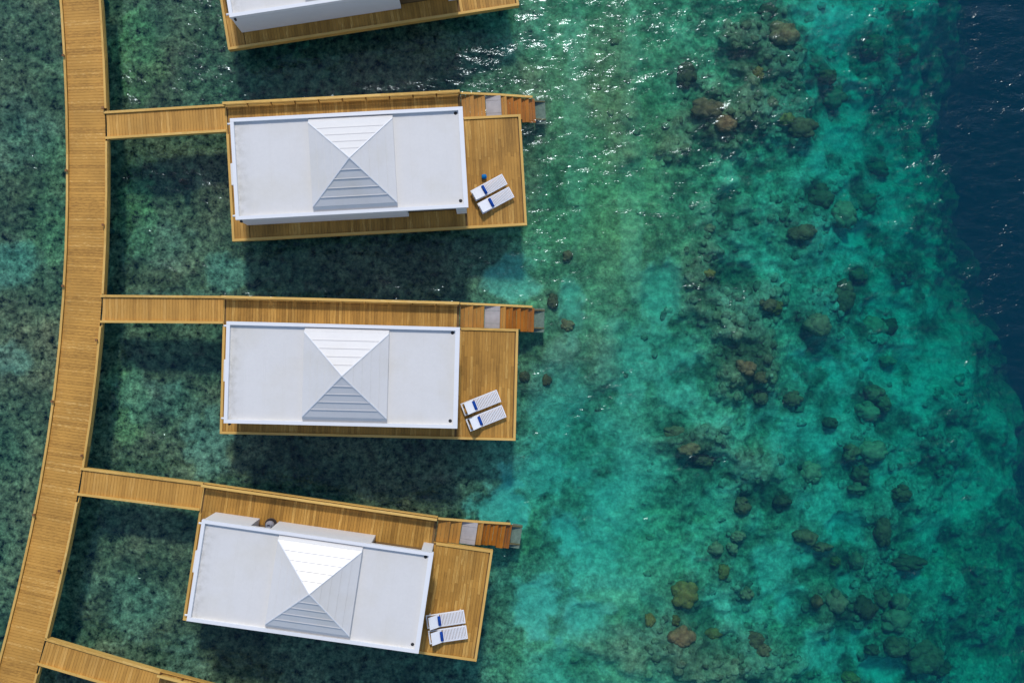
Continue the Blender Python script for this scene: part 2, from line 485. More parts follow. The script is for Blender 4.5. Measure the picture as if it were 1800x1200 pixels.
CORAL_BEDS = [
    (15.0, 16.4, 1.90, 1.90, 0.90), (16.6, 16.8, 1.27, 1.90, 0.90), (14.3, 12.9, 1.90, 1.58, 0.80), (12.7, 12.2, 1.58, 1.26, 0.80),
    (10.4, 11.6, 1.26, 1.26, 0.60), (12.1, 3.6, 1.26, 2.52, 0.70), (13.7, 2.4, 1.89, 1.89, 0.70), (14.3, -0.5, 1.90, 1.90, 0.80),
    (11.4, -5.1, 1.89, 0.82, 0.80), (14.6, -6.5, 1.58, 1.26, 0.60), (16.9, 13.6, 1.90, 1.90, 0.80), (22.9, 15.6, 1.15, 1.59, 0.70),
    (23.9, 13.7, 1.27, 1.27, 0.60), (24.2, 4.7, 1.34, 0.83, 0.90), (25.8, -6.0, 1.92, 1.92, 0.70), (24.1, -8.2, 1.27, 1.27, 0.50),
    (27.2, -3.4, 1.60, 1.60, 0.60), (8.5, -15.6, 2.51, 1.26, 0.60), (11.1, -16.3, 2.52, 1.57, 0.60), (14.3, -17.0, 2.53, 1.58, 0.60),
    (20.1, -14.2, 2.22, 1.27, 0.80), (22.8, -12.7, 1.91, 1.27, 0.50), (2.5, -1.1, 0.78, 1.86, 0.50), (3.3, -0.2, 0.78, 0.93, 0.50),
    (4.4, -0.2, 1.24, 1.24, 0.50), (6.3, -0.8, 1.25, 1.57, 0.50), (2.5, 12.3, 0.93, 4.66, 0.55), (6.6, 15.9, 1.25, 3.14, 0.30),
    (7.6, 12.8, 0.94, 2.51, 0.40), (18.2, 6.9, 2.22, 1.90, 0.50), (18.9, 1.8, 1.90, 1.90, 0.60), (21.8, -5.3, 1.91, 1.27, 0.50),
    (22.1, -10.1, 1.59, 1.91, 0.60), (23.8, -15.0, 2.23, 1.91, 0.60), (24.8, -17.2, 2.23, 1.59, 0.80), (28.1, -14.1, 1.92, 2.56, 0.50),
    (28.8, -11.2, 1.60, 1.60, 0.30), (-17.4, 15.1, 1.84, 1.84, 0.50), (-18.0, 16.9, 1.23, 1.84, 0.30), (-24.0, 14.1, 1.84, 1.84, 0.25),
    (-24.0, 8.7, 1.23, 1.84, 0.30), (-16.7, -3.5, 1.23, 1.23, 0.40), (-16.2, 11.8, 3.07, 1.23, 0.30), (-18.6, 5.9, 1.54, 1.23, 0.30),
    (21.2, 10.1, 0.95, 0.79, 0.40), (19.2, 15.6, 1.27, 1.27, 0.50), (13.0, 6.8, 2.21, 1.58, 0.30), (0.9, 14.8, 1.86, 1.24, 0.30),
]
ALGAE = [
    (9.5, -9.6, 1.89, 1.42, 0.90), (6.6, -14.0, 2.20, 0.88, 1.00), (2.5, -10.2, 1.40, 2.18, 0.90), (12.7, -9.7, 1.58, 1.42, 0.90),
    (8.2, -10.9, 1.88, 1.26, 0.60), (10.4, -12.2, 1.89, 1.26, 0.50), (3.4, -16.6, 2.49, 1.86, 0.60), (7.2, -16.8, 1.88, 1.26, 0.50),
    (2.5, 0.5, 1.24, 1.86, 0.50), (3.7, 6.1, 1.86, 1.86, 0.50), (7.2, 8.0, 1.88, 2.51, 0.40), (-18.3, 15.1, 1.23, 2.46, 0.70),
    (-18.6, 7.5, 0.92, 2.46, 0.60), (-18.9, -2.6, 0.92, 1.84, 0.50), (-22.8, 8.1, 1.84, 2.46, 0.30),
]

EDGE_Y = [-60, -19.4, -9.5, -3.8, -1.2, 1.5, 3.8, 6.1, 8.5, 10.8, 13.8, 16.8, 20.5, 60]
EDGE_X = [38.0, 34.0, 32.9, 32.2, 31.0, 29.7, 28.7, 28.2, 27.7, 27.0, 26.6, 26.8, 28.2, 30.0]

def blobs(x, y, L, wob, soft=False):
    s = np.zeros_like(x)
    for cx, cyy, rx, ry, a in L:
        d = ((x - cx) / rx) ** 2 + ((y - cyy) / ry) ** 2
        s = np.maximum(s, a * sstep((1.30 - np.sqrt(d) * 0.85 if soft else 1.30 - d * 0.78) + wob))
    return s

FEET = [(c[0], c[1], c[2] * 1.55 + 0.15, c[3] * 1.55 + 0.15, 0.62) for c in CORALS]      # overgrown ground round each coral head

def floor_fields(x, y):
    """depth and make-up of the sea floor at metre coordinates"""
    base = np.interp(x, [-200, -30, -12, -4, 2, 8, 14, 20, 26], [0.9, 1.15, 1.25, 1.25, 1.25, 1.35, 2.0, 3.0, 3.8])
    wobx = (fbm(x * 0.35, y * 0.35, 3, 4) - 0.5)
    ex = np.interp(y, EDGE_Y, EDGE_X) + wobx * 3.2
    ex = ex + (fbm(x * 1.3, y * 1.3, 57, 3) - 0.5) * 0.9
    drop = sstep((x - ex + 3.6) / 19.0)
    slope = sstep((x - ex + 10.0) / 10.0)
    n1 = fbm(x * 0.22, y * 0.22, 11, 4)
    n2 = fbm(x * 0.75, y * 0.75, 23, 4)
    n3 = fbm(x * 2.2, y * 2.2, 31, 3)
    wob = (n2 - 0.5) * 2.6 + (n3 - 0.5) * 0.9
    sand = blobs(x, y, SAND, wob)
    beds = np.maximum(blobs(x, y, CORAL_BEDS, wob), blobs(x, y, FEET, wob * 0.6))
    alg = blobs(x, y, ALGAE, wob)
    soft = (n2 - 0.5) * 1.3
    sand_z = blobs(x, y, SAND, soft, True)
    beds_z = blobs(x, y, CORAL_BEDS, soft, True)
    base = base + 0.85 * np.exp(-((x - 6.0) / 5.0) ** 2 - ((y + 8.5) / 8.0) ** 2)
    z = -base - (n1 - 0.5) * 0.9 - slope * 1.9 - drop * 24.0
    reef = np.clip(np.interp(x, [-30, -4, 2, 9, 13, 19], [0.35, 0.4, 0.22, 0.4, 0.9, 0.5]), 0, 1)
    z = z + reef * ((n2 - 0.45) * 0.9 + (n3 - 0.5) * 0.55) * (1 - 0.55 * np.clip(sand, 0, 1)) + beds_z * np.interp(x, [-3, 8], [0.1, 0.8]) - np.clip(sand_z - 0.42, 0, 0.8) * np.interp(x, [-4, 3, 10], [0.15, 0.5, 1.3])
    return z, sand, beds, alg, n1, n2, n3, drop

xs = np.concatenate([-29 - np.geomspace(600, 0.3, 26), np.arange(-29, 36.01, 0.095), 36 + np.geomspace(0.3, 600, 26)])
ys = np.concatenate([-22 - np.geomspace(600, 0.3, 26), np.arange(-22, 23.01, 0.095), 23 + np.geomspace(0.3, 600, 26)])
X, Y = np.meshgrid(xs, ys)
Z, sand, beds, alg, n1, n2, n3, drop = floor_fields(X, Y)

def floor_color(x, y, z, sand, beds, alg, n1, n2, n3):
    """colour of the ground itself, and how rough its surface pattern is (alpha)"""
    lag = sstep((5.0 - x) / 8.0)                     # grassy lagoon side against the open reef
    turf = np.exp(-((x - 7.0) / 5.2) ** 2 - ((y - 11.0) / 10.0) ** 2)           # olive turf flat off the upper decks
    out = sstep((x - 15.5 - 1.5 * (n1 - 0.5)) / 4.0) * sstep((y + 13.0) / 8.0)  # sandy outer slope
    low = np.exp(-((x - 6.0) / 4.6) ** 2 - ((y + 8.5) / 7.5) ** 2)              # sandy flat off the lower decks
    c_rub = np.array([0.33, 0.31, 0.175])            # rubble with turf algae
    c_turf = np.array([0.36, 0.27, 0.115])
    c_sand = np.array([0.54, 0.55, 0.45])
    c_bed = np.array([0.185, 0.11, 0.06])
    c_alg = np.array([0.36, 0.33, 0.12])
    c_lag = np.array([0.35, 0.160, 0.090])
    c = c_rub * (1 - lag)[..., None] + c_lag * lag[..., None]
    t = np.clip(turf * 1.15, 0, 1)[..., None]
    c = c * (1 - t) + c_turf * t
    f = np.clip(0.45 + 1.1 * n2, 0.5, 1.6)[..., None]
    c = c * f
    a = np.clip(alg, 0, 1)[..., None]
    c = c * (1 - a * 0.75) + c_alg * a * 0.75 * f
    loose = np.clip((n1 - 0.48) * 2.2 + (n2 - 0.52) * 2.4, 0, 1) * (1 - lag) * (1 - 0.7 * turf) * 0.5
    loose = np.maximum(loose, out * np.clip(0.55 + (n2 - 0.5) * 1.6, 0, 0.85))
    loose = np.maximum(loose, low * np.clip(0.45 + (n2 - 0.5) * 1.5, 0, 0.7))
    s = np.clip(np.maximum(sand, loose), 0, 1)
    b = np.clip(beds + np.clip((0.47 - n2) * 3.2, 0, 0.55) * sstep((x - 8) / 5), 0, 1)
    s = np.clip(s * (1 - 0.8 * b) + np.clip(sand - 0.65, 0, 1) * 0.5 * b, 0, 1)
    c = c * (1 - b * 0.9)[..., None] + c_bed * (b * 0.9)[..., None] * f
    sv = s[..., None]
    tt = np.clip(turf * 1.2, 0, 1)[..., None]
    c = c * (1 - sv) + (c_sand * (1 - tt) + np.array([0.50, 0.44, 0.25]) * tt) * sv * (0.88 + 0.22 * n3[..., None])
    rough = (1.0 + 0.65 * lag) * (1 - 0.62 * s)
    return np.concatenate([np.clip(c, 0.01, 0.8), rough[..., None]], -1)

COL = floor_color(X, Y, Z, sand, beds, alg, n1, n2, n3)

def grid_mesh(name, X, Y, Z, COL):
    ny, nx = X.shape
    me = bpy.data.meshes.new(name)
    nv = nx * ny
    me.vertices.add(nv)
    me.vertices.foreach_set('co', np.stack([X, Y, Z], -1).astype(np.float32).ravel())
    i = np.arange(nv).reshape(ny, nx)
    q = np.stack([i[:-1, :-1], i[:-1, 1:], i[1:, 1:], i[1:, :-1]], -1).reshape(-1, 4)
    me.loops.add(q.size)
    me.loops.foreach_set('vertex_index', q.ravel().astype(np.int32))
    me.polygons.add(len(q))
    me.polygons.foreach_set('loop_start', (np.arange(len(q)) * 4).astype(np.int32))
    me.polygons.foreach_set('loop_total', np.full(len(q), 4, np.int32))
    me.update(calc_edges=True)
    me.polygons.foreach_set('use_smooth', np.ones(len(q), bool))
    at = me.color_attributes.new('ground', 'FLOAT_COLOR', 'POINT')
    at.data.foreach_set('color', COL.reshape(-1, 4).astype(np.float32).ravel())
    return me

def ground_mat(name, lo=0.42, hi=1.65):
    m, nt, nd, ln, b = mat(name)
    at = nd.new('ShaderNodeAttribute'); at.attribute_name = 'ground'
    geo = nd.new('ShaderNodeNewGeometry')
    a = noise(nd, ln, geo.outputs['Position'], 2.6, 5, 0.68)
    f = maprange(nd, ln, a.outputs[0], 0.32, 0.70, lo, hi)
    v = nd.new('ShaderNodeTexVoronoi')
    v.inputs['Scale'].default_value = 4.5
    v.inputs['Randomness'].default_value = 1.0
    ln.new(geo.outputs['Position'], v.inputs['Vector'])
    fv = maprange(nd, ln, v.outputs['Distance'], 0.0, 0.7, 1.12, 0.80)
    a2 = noise(nd, ln, geo.outputs['Position'], 8.5, 3, 0.6)
    f2 = maprange(nd, ln, a2.outputs[0], 0.3, 0.7, 0.74, 1.26)
    f = math_node(nd, ln, 'MULTIPLY', f, f2)
    f = math_node(nd, ln, 'MULTIPLY', f, fv)
    f = math_node(nd, ln, 'SUBTRACT', f, 1.0)
    f = math_node(nd, ln, 'MULTIPLY', f, at.outputs['Alpha'])
    f = math_node(nd, ln, 'ADD', f, 1.0)
    c = mult_color(nd, ln, at.outputs['Color'], f)
    ln.new(c, b.inputs['Base Color'])
    b.inputs['Roughness'].default_value = 0.95
    b.inputs['Specular IOR Level'].default_value = 0.05
    bump = nd.new('ShaderNodeBump')
    bump.inputs['Strength'].default_value = 0.8
    bump.inputs['Distance'].default_value = 0.12
    ln.new(a.outputs[0], bump.inputs['Height'])
    ln.new(bump.outputs[0], b.inputs['Normal'])
    return m
M['ground'] = ground_mat('sea_floor_sand_and_coral')
me = grid_mesh('seabed', X, Y, Z, COL)
me.materials.append(M['ground'])
seabed = bpy.data.objects.new('seabed', me)
C.objects.link(seabed)
seabed['kind'] = 'structure'
seabed['label'] = 'sea floor of sand, turf and coral dropping off to the right'

# loose coral lumps too many to count, one mass
def ico(sub):
    bm = bmesh.new()
    bmesh.ops.create_icosphere(bm, subdivisions=sub, radius=1.0)
    v = np.array([p.co[:] for p in bm.verts])
    f = np.array([[q.index for q in p.verts] for p in bm.faces])
    bm.free()
    return v, f

nr = np.random.default_rng(5)
N = 30000
px = nr.uniform(-28, 33, N); py = nr.uniform(-20.5, 21.5, N)
zz, s_, b_, a_, m1, m2, m3, dr = floor_fields(px, py)
reefness = np.interp(px, [-28, -2, 6, 12, 30], [0.005, 0.01, 0.04, 0.45, 0.45])
keep = nr.uniform(0, 1, N) < reefness * (0.05 + 1.6 * np.clip(b_ - 0.15, 0, 1) + 0.2 * np.clip(m2 - 0.4, 0, 1)) * (1 - 0.85 * np.clip(s_, 0, 1)) * (dr < 0.3)
px = px[keep][:3600]; py = py[keep][:3600]
zz, s_, b_, a_, m1, m2, m3, dr = floor_fields(px, py)
local = floor_color(px[None], py[None], zz[None], s_[None], b_[None], a_[None], m1[None], m2[None], m3[None])[0][:, :3]
iv, jf = ico(2)
nv = len(iv)
V = []; F = []; K = []
pal = np.array([[0.20, 0.15, 0.07], [0.26, 0.23, 0.13], [0.14, 0.11, 0.06], [0.30, 0.27, 0.18], [0.17, 0.17, 0.08], [0.24, 0.13, 0.07]])
for k in range(len(px)):
    r = nr.uniform(0.07, 0.24) * (1.0 if px[k] > 6 else 0.8)
    sx, sy = r * nr.uniform(0.8, 1.4, 2)
    sz = r * nr.uniform(0.25, 0.5)
    w = 1 + 0.55 * (nr.uniform(0, 1, nv) - 0.5)
    v = iv * w[:, None] * np.array([sx, sy, sz]) + np.array([px[k], py[k], zz[k] + sz * 0.15])
    V.append(v); F.append(jf + k * nv)
    K.append(np.tile((local[k] * 0.65 + pal[nr.integers(0, len(pal))] * 0.35) * nr.uniform(0.7, 1.2), (nv, 1)))
V = np.concatenate(V); F = np.concatenate(F); K = np.concatenate(K)
me = bpy.data.meshes.new('coral_rubble')
me.vertices.add(len(V)); me.vertices.foreach_set('co', V.astype(np.float32).ravel())
me.loops.add(F.size); me.loops.foreach_set('vertex_index', F.astype(np.int32).ravel())
me.polygons.add(len(F))
me.polygons.foreach_set('loop_start', (np.arange(len(F)) * 3).astype(np.int32))
me.polygons.foreach_set('loop_total', np.full(len(F), 3, np.int32))
me.update(calc_edges=True)
me.polygons.foreach_set('use_smooth', np.ones(len(F), bool))
at = me.color_attributes.new('ground', 'FLOAT_COLOR', 'POINT')
at.data.foreach_set('color', np.concatenate([K, np.ones((len(K), 1))], 1).astype(np.float32).ravel())
me.materials.append(M['ground'])
rub = bpy.data.objects.new('coral_rubble', me)
C.objects.link(rub)
rub['kind'] = 'stuff'
rub['label'] = 'loose coral lumps scattered all over the sea floor'
rub['category'] = 'coral'

# ------------------------------------------------------------------ water: one closed body of clear sea
def water_mat():
    m = bpy.data.materials.new('sea_water')
    m.use_nodes = True
    nt = m.node_tree; nd = nt.nodes; ln = nt.links
    for n in list(nd):
        nd.remove(n)
    out = nd.new('ShaderNodeOutputMaterial')
    tc = nd.new('ShaderNodeTexCoord')
    def layer(scale, sx, sy, rot, detail):
        mp = nd.new('ShaderNodeMapping')
        mp.inputs['Scale'].default_value = (sx, sy, 1)
        mp.inputs['Rotation'].default_value = (0, 0, rot)
        ln.new(tc.outputs['Object'], mp.inputs[0])
        return noise(nd, ln, mp.outputs[0], scale, detail, 0.55).outputs[0]
    big = layer(0.45, 0.7, 1.3, 0.12, 2)
    mid = layer(1.5, 0.7, 1.25, 0.2, 3)
    fine = layer(7.5, 0.75, 1.2, -0.1, 2)
    gust = maprange(nd, ln, layer(0.20, 1, 1.3, 0.4, 4), 0.38, 0.68, 0.48, 0.95)
    sep = nd.new('ShaderNodeSeparateXYZ')
    ln.new(tc.outputs['Object'], sep.inputs[0])
    gust = math_node(nd, ln, 'ADD', gust, maprange(nd, ln, sep.outputs[0], 19, 29, 0.0, 0.45))   # rougher sea outside the reef
    h = math_node(nd, ln, 'MULTIPLY', big, 0.30)
    h2 = math_node(nd, ln, 'MULTIPLY', mid, 0.140)
    h3 = math_node(nd, ln, 'MULTIPLY', fine, 0.024)
    hh = math_node(nd, ln, 'ADD', math_node(nd, ln, 'ADD', h, h2), h3)
    hh = math_node(nd, ln, 'MULTIPLY', hh, gust)
    bump = nd.new('ShaderNodeBump')
    bump.inputs['Strength'].default_value = 1.0
    bump.inputs['Distance'].default_value = 1.0
    ln.new(hh, bump.inputs['Height'])
    geo = nd.new('ShaderNodeNewGeometry')
    ior = maprange(nd, ln, geo.outputs['Backfacing'], 0, 1, 1.333, 0.75)
    fr = nd.new('ShaderNodeFresnel')
    ln.new(ior, fr.inputs['IOR'])
    ln.new(bump.outputs[0], fr.inputs['Normal'])
    tr = nd.new('ShaderNodeBsdfTransparent')
    gl = nd.new('ShaderNodeBsdfGlossy')
    gl.inputs['Color'].default_value = (0.78, 0.92, 1.0, 1)
    gl.inputs['Roughness'].default_value = 0.13
    ln.new(bump.outputs[0], gl.inputs['Normal'])
    mx = nd.new('ShaderNodeMixShader')
    ln.new(fr.outputs[0], mx.inputs[0])
    ln.new(tr.outputs[0], mx.inputs[1])
    ln.new(gl.outputs[0], mx.inputs[2])
    ln.new(mx.outputs[0], out.inputs['Surface'])
    ab = nd.new('ShaderNodeVolumeAbsorption')
    ab.inputs['Color'].default_value = (0.0, 0.875, 0.855, 1)
    ab.inputs['Density'].default_value = 0.58
    vs = nd.new('ShaderNodeVolumeScatter')
    vs.inputs['Color'].default_value = (0.0, 0.44, 1.0, 1)
    vs.inputs['Density'].default_value = 0.026
    vs.inputs['Anisotropy'].default_value = 0.0
    ad = nd.new('ShaderNodeAddShader')
    ln.new(ab.outputs[0], ad.inputs[0])
    ln.new(vs.outputs[0], ad.inputs[1])
    ln.new(ad.outputs[0], out.inputs['Volume'])
    return m
M['water'] = water_mat()
W = 620.0
water = mesh_obj('water', [(-W, -W, -45), (W, -W, -45), (W, W, -45), (-W, W, -45), (-W, -W, 0), (W, -W, 0), (W, W, 0), (-W, W, 0)],
                 BOXF, M['water'])
water['kind'] = 'structure'
water['label'] = 'clear rippled sea water, green over the reef and navy off the edge'

# ------------------------------------------------------------------ boardwalk
CY = np.array([20, 17.7, 14.9, 12.0, 8.4, 6.2, 3.88, 1.2, -1.87, -4.16, -6.1, -8.26, -11.03, -13.74, -15.3, -16.75, -19.5])
CX = np.array([-20.6, -20.41, -20.2, -20.06, -20.03, -20.08, -20.16, -20.3, -20.59, -20.92, -21.2, -21.58, -22.18, -22.82, -23.2, -23.56, -24.3])
CPOLY = np.polyfit(CY, CX, 5)
def cl(y):
    """centre line of the boardwalk: x and heading at y"""
    x = float(np.polyval(CPOLY, y))
    s = float(np.polyval(np.polyder(CPOLY), y))
    return x, math.atan(s)
HALF = 1.03
bw = thing('boardwalk', 'long curved timber boardwalk running down the left side of the picture', 'boardwalk', (0, 0, 0))
arc = []
y = 19.6
while y > -19.3:
    x, a = cl(y)
    arc.append((x, y, a))
    y -= 0.148 * math.cos(a)
for x, y, a in arc:
    o = piece('plank', M['walk'], bw, x - HALF + 0.12, x + HALF - 0.12, y - 0.069, y + 0.069, DZ - 0.045, DZ, -a)
    o.location.z += rnd.uniform(-0.003, 0.003)

JUNCT = [(11.36, 0.82), (2.08, 0.80), (-6.62, 0.86), (-15.15, 0.86)]   # where the bridges leave: y, half width
def edge_run(side, y0, y1, name, m, off, w, z0, z1, step=2.4):
    n = max(1, round((y0 - y1) / step))
    for i in range(n):
        ya = y0 + (y1 - y0) * i / n
        yb = y0 + (y1 - y0) * (i + 1) / n
        pts = []
        for yy in (ya, yb):
            x, a = cl(yy)
            pts.append((x + side * off * math.cos(a), yy - side * off * math.sin(a), (z0 + z1) / 2))
        bar(name, m, bw, pts[0], pts[1], w, z1 - z0)
edge_run(-1, 19.6, -19.3, 'kerb', M['kerb'], HALF - 0.055, 0.11, DZ + 0.02, DZ + 0.10)
edge_run(-1, 19.6, -19.3, 'fascia', M['kerb'], HALF - 0.02, 0.05, DZ - 0.34, DZ - 0.05)
yy0 = 19.6
for jy, hw in JUNCT + [(-20.2, 0.9)]:
    edge_run(1, yy0, jy + hw, 'kerb', M['kerb'], HALF - 0.055, 0.11, DZ + 0.02, DZ + 0.10)
    yy0 = jy - hw
edge_run(1, 19.6, -19.3, 'fascia', M['kerb'], HALF - 0.02, 0.05, DZ - 0.34, DZ - 0.05)
edge_run(-1, 19.6, -19.3, 'bearer', M['beam'], 0.55, 0.2, DZ - 0.4, DZ - 0.05)
edge_run(1, 19.6, -19.3, 'bearer', M['beam'], 0.55, 0.2, DZ - 0.4, DZ - 0.05)
edge_run(1, 19.6, -19.3, 'bearer', M['beam'], 0.0, 0.9, DZ - 0.22, DZ - 0.05)
for k in range(13):
    y = 18.5 - 3.05 * k
    x, a = cl(y)
    for s in (-0.3, 0.3):
        pile(bw, x + s * math.cos(a), y - s * math.sin(a), -2.6, DZ - 0.2)

# posts along its edges
def small_post(x, y, label):
    t = thing('edge_post', label, 'post', (x, y, DZ), 0.0, 'small brown posts along the boardwalk edges')
    bevel_box('shaft', M['post'], t, -0.04, 0.04, -0.04, 0.04, -0.25, 0.22, 0.008)
    bevel_box('cap', M['post'], t, -0.06, 0.06, -0.06, 0.06, 0.221, 0.26, 0.01)
    bevel_box('bracket', M['beam'], t, -0.02, 0.02, -0.11, -0.041, 0.02, 0.06, 0.006)
for y, lb in ((14.83, 'topmost small brown post on the left edge of the boardwalk'),
              (9.03, 'small brown post on the left boardwalk edge, facing just below the upper bridge'),
              (3.22, 'small brown post on the left boardwalk edge, across from the middle bridge'),
              (-2.58, 'small brown post on the left boardwalk edge, midway between middle and lower bridge'),
              (-8.26, 'lowest small brown post on the left edge of the boardwalk')):
    x, a = cl(y)
    small_post(x - HALF + 0.05, y, lb)
for y, lb in ((12.20, 'small brown post at the upper corner where the upper bridge begins'),
              (6.30, 'small brown post on the right boardwalk edge between upper and middle bridge'),
              (0.50, 'small brown post on the right boardwalk edge just below the middle bridge'),
              (-5.30, 'small brown post on the right boardwalk edge just above the lower bridge'),
              (-11.07, 'lowest small brown post on the right edge of the boardwalk')):
    x, a = cl(y)
    small_post(x + HALF - 0.14, y, lb)

# ------------------------------------------------------------------ villas with their decks
POSES = {
    'top': (-12.964, 15.224, 0.1612),
    'upper': (-12.736, 5.499, 0.0582),
    'middle': (-13.346, -4.237, -0.0256),
    'lower': (-15.18, -13.62, -0.1485),
}
XR, YN, YW, XS = 14.985, 5.69, 6.975, 11.95
R0X, R1X, R0Y, R1Y, ZR = 0.80, 12.06, 0.735, 5.645, 2.53

def xf(pose, x, y, z=0.0):
    tx, ty, th = pose
    return Vector((tx + x * math.cos(th) - y * math.sin(th), ty + x * math.sin(th) + y * math.cos(th), z))

def build_deck(key, label, parts='all', xmax=None):
    pose = POSES[key]
    t = thing('villa_deck', label, 'deck', (pose[0], pose[1], DZ), pose[2], 'timber decks around the white villas')
    pitch = 0.15
    north = parts in ('all', 'corner')
    south = parts in ('all', 'south')
    def rows(x0, x1):
        n = int((x1 - x0) / pitch)
        for i in range(n):
            yield x0 + i * pitch + 0.004, x0 + i * pitch + pitch - 0.006
    def board(x0, x1, y0, y1):
        d = rnd.uniform(-0.003, 0.003)
        piece('plank', M['deck'], t, x0, x1, y0, y1, -0.04 + d, d)
    if south:
        for x0, x1 in rows(0.91, XS):
            board(x0, x1, 0.13, 0.98)
        ytop = YN - 0.13
        for x0, x1 in list(rows(0.13, 0.89)) + list(rows(XS + 0.01, XR - 0.12)):
            c = [0.13]
            while c[-1] < ytop - 2.2:
                c.append(c[-1] + rnd.choice((0.9, 1.2, 1.5, 1.8)) + rnd.uniform(-0.1, 0.1))
            c.append(ytop)
            for a, b in zip(c[:-1], c[1:]):
                board(x0, x1, a + 0.003, b - 0.003)
    if north:
        for x0, x1 in rows(0.13, xmax or XS):
            board(x0, x1, 5.30 if x0 > 0.89 else 5.565, YW - 0.10)
    # deck frame as solid dark slabs, put under the boards to block light
    piece('blocking_subframe', M['beam'], t, 0.06, XR - 0.06, 0.06, YN - 0.06, -0.30, -0.06)
    piece('blocking_subframe', M['beam'], t, 0.06, XS, YN - 0.06, YW - 0.06, -0.30, -0.06)
    k = M['kerb']
    if south:
        piece('kerb', k, t, 0.0, XR, 0.0, 0.125, 0.0, 0.07)
        piece('kerb', k, t, XR - 0.125, XR, 0.127, YN, 0.0, 0.07)
        piece('kerb', k, t, 0.0, 0.125, 0.127, 5.45, 0.0, 0.07)
        piece('kerb', k, t, XS + 0.12, XR - 0.127, YN - 0.125, YN, 0.0, 0.07)
    piece('fascia', k, t, 0.002, XR - 0.002, 0.005, 0.05, -0.34, -0.002)
    piece('fascia', k, t, XR - 0.05, XR - 0.005, 0.052, YN - 0.002, -0.34, -0.002)
    piece('fascia', k, t, 0.005, 0.05, 0.052, YW - 0.052, -0.34, -0.002)
    piece('fascia', k, t, 0.005, XS, YW - 0.05, YW - 0.005, -0.34, -0.002)
    piece('fascia', k, t, XS + 0.002, XR - 0.052, YN - 0.05, YN - 0.005, -0.34, -0.002)
    for x in (0.7, 4.0, 7.5, 11.0, 14.2):
        for y in (0.7, 3.2, 5.2):
            pile(t, x, y, -DZ - 3.0, -0.2)
    if parts == 'all':
        # stairs going down into the sea
        st = bpy.data.objects.new('staircase', None)
        C.objects.link(st)
        st.parent = t
        y0, y1 = YN + 0.02, YW - 0.12
        xs_ = [12.0, 12.64, 13.22, 14.04, 14.34, 14.70, 15.12, 15.52, 15.86]
        zs_ = [-0.14, -0.34, -0.55, -0.76, -0.98, -1.20, -1.42, -1.62]
        for i, z in enumerate(zs_):
            a, b = xs_[i], xs_[i + 1]
            if i == 2:
                for ya, yb in ((y0, y0 + 0.24), (y0 + 0.25, y1 - 0.25), (y1 - 0.24, y1)):
                    o = piece('landing_panel', M['landing'], st, a + 0.02, b - 0.01, ya, yb, z - 0.05, z)
                continue
            n = max(2, round((b - a) / 0.2))
            for j in range(n):
                u0 = a + (b - a) * j / n; u1 = a + (b - a) * (j + 1) / n
                piece('tread', M['stair'] if i < 4 else M['wet'], st, u0 + 0.004, u1 - 0.008, y0 - (0.12 if u0 > XR else 0.0), y1, z - 0.05, z)
            piece('riser', M['beam'], st, a - 0.01, a + 0.015, y0, y1, z - 0.001, z + 0.19)
        o = piece('sunken_step', M['sunk'], st, 15.88, 16.42, y0 - 0.12, y1, -2.10, -2.02)
        bar('stringer', M['beam'], st, (11.95, y0 + 0.1, -0.30), (16.4, y0 + 0.1, -2.1), 0.07, 0.2)
        bar('stringer', M['beam'], st, (11.95, y1 - 0.1, -0.30), (16.4, y1 - 0.1, -2.1), 0.07, 0.2)
        bar('side_rail', M['rail'], st, (11.98, YW - 0.06, 0.10), (13.9, YW - 0.06, -0.62), 0.11, 0.1)
        bar('side_rail', M['rail'], st, (13.9, YW - 0.06, -0.62), (15.72, YW - 0.06, -1.48), 0.11, 0.1)
        pile(t, 14.0, YW - 0.3, -DZ - 3.0, -0.8, 0.1)
        pile(t, 15.7, YW - 0.3, -DZ - 3.0, -1.75, 0.1)
    return t

def build_fence(key, label, xmax=None):
    pose = POSES[key]
    p = xf(pose, 0.0, YW, DZ)
    t = thing('low_fence', label, 'fence', p, pose[2], 'low timber fences along the villa walkways')
    end = xmax or XS
    n = round(end / 1.19)
    stp = end / n
    for i in range(n + 1):
        x = min(max(i * stp, 0.05), end - 0.05)
        piece('post', M['post'], t, x - 0.033, x + 0.033, -0.115, -0.045, -0.04, 0.515)
        if i < n:
            xa, xb = i * stp + 0.045, (i + 1) * stp - 0.045
            piece('slat', M['rail'], t, xa, xb, -0.165, -0.125, 0.06, 0.20)
            piece('slat', M['rail'], t, xa, xb, -0.165, -0.125, 0.26, 0.40)
    m = max(1, round(end / 4.0))
    for i in range(m):
        piece('top_rail', M['rail'], t, end * i / m + 0.002, end * (i + 1) / m - 0.002, -0.125, 0.0, 0.50 + 0.0, 0.55)
    return t

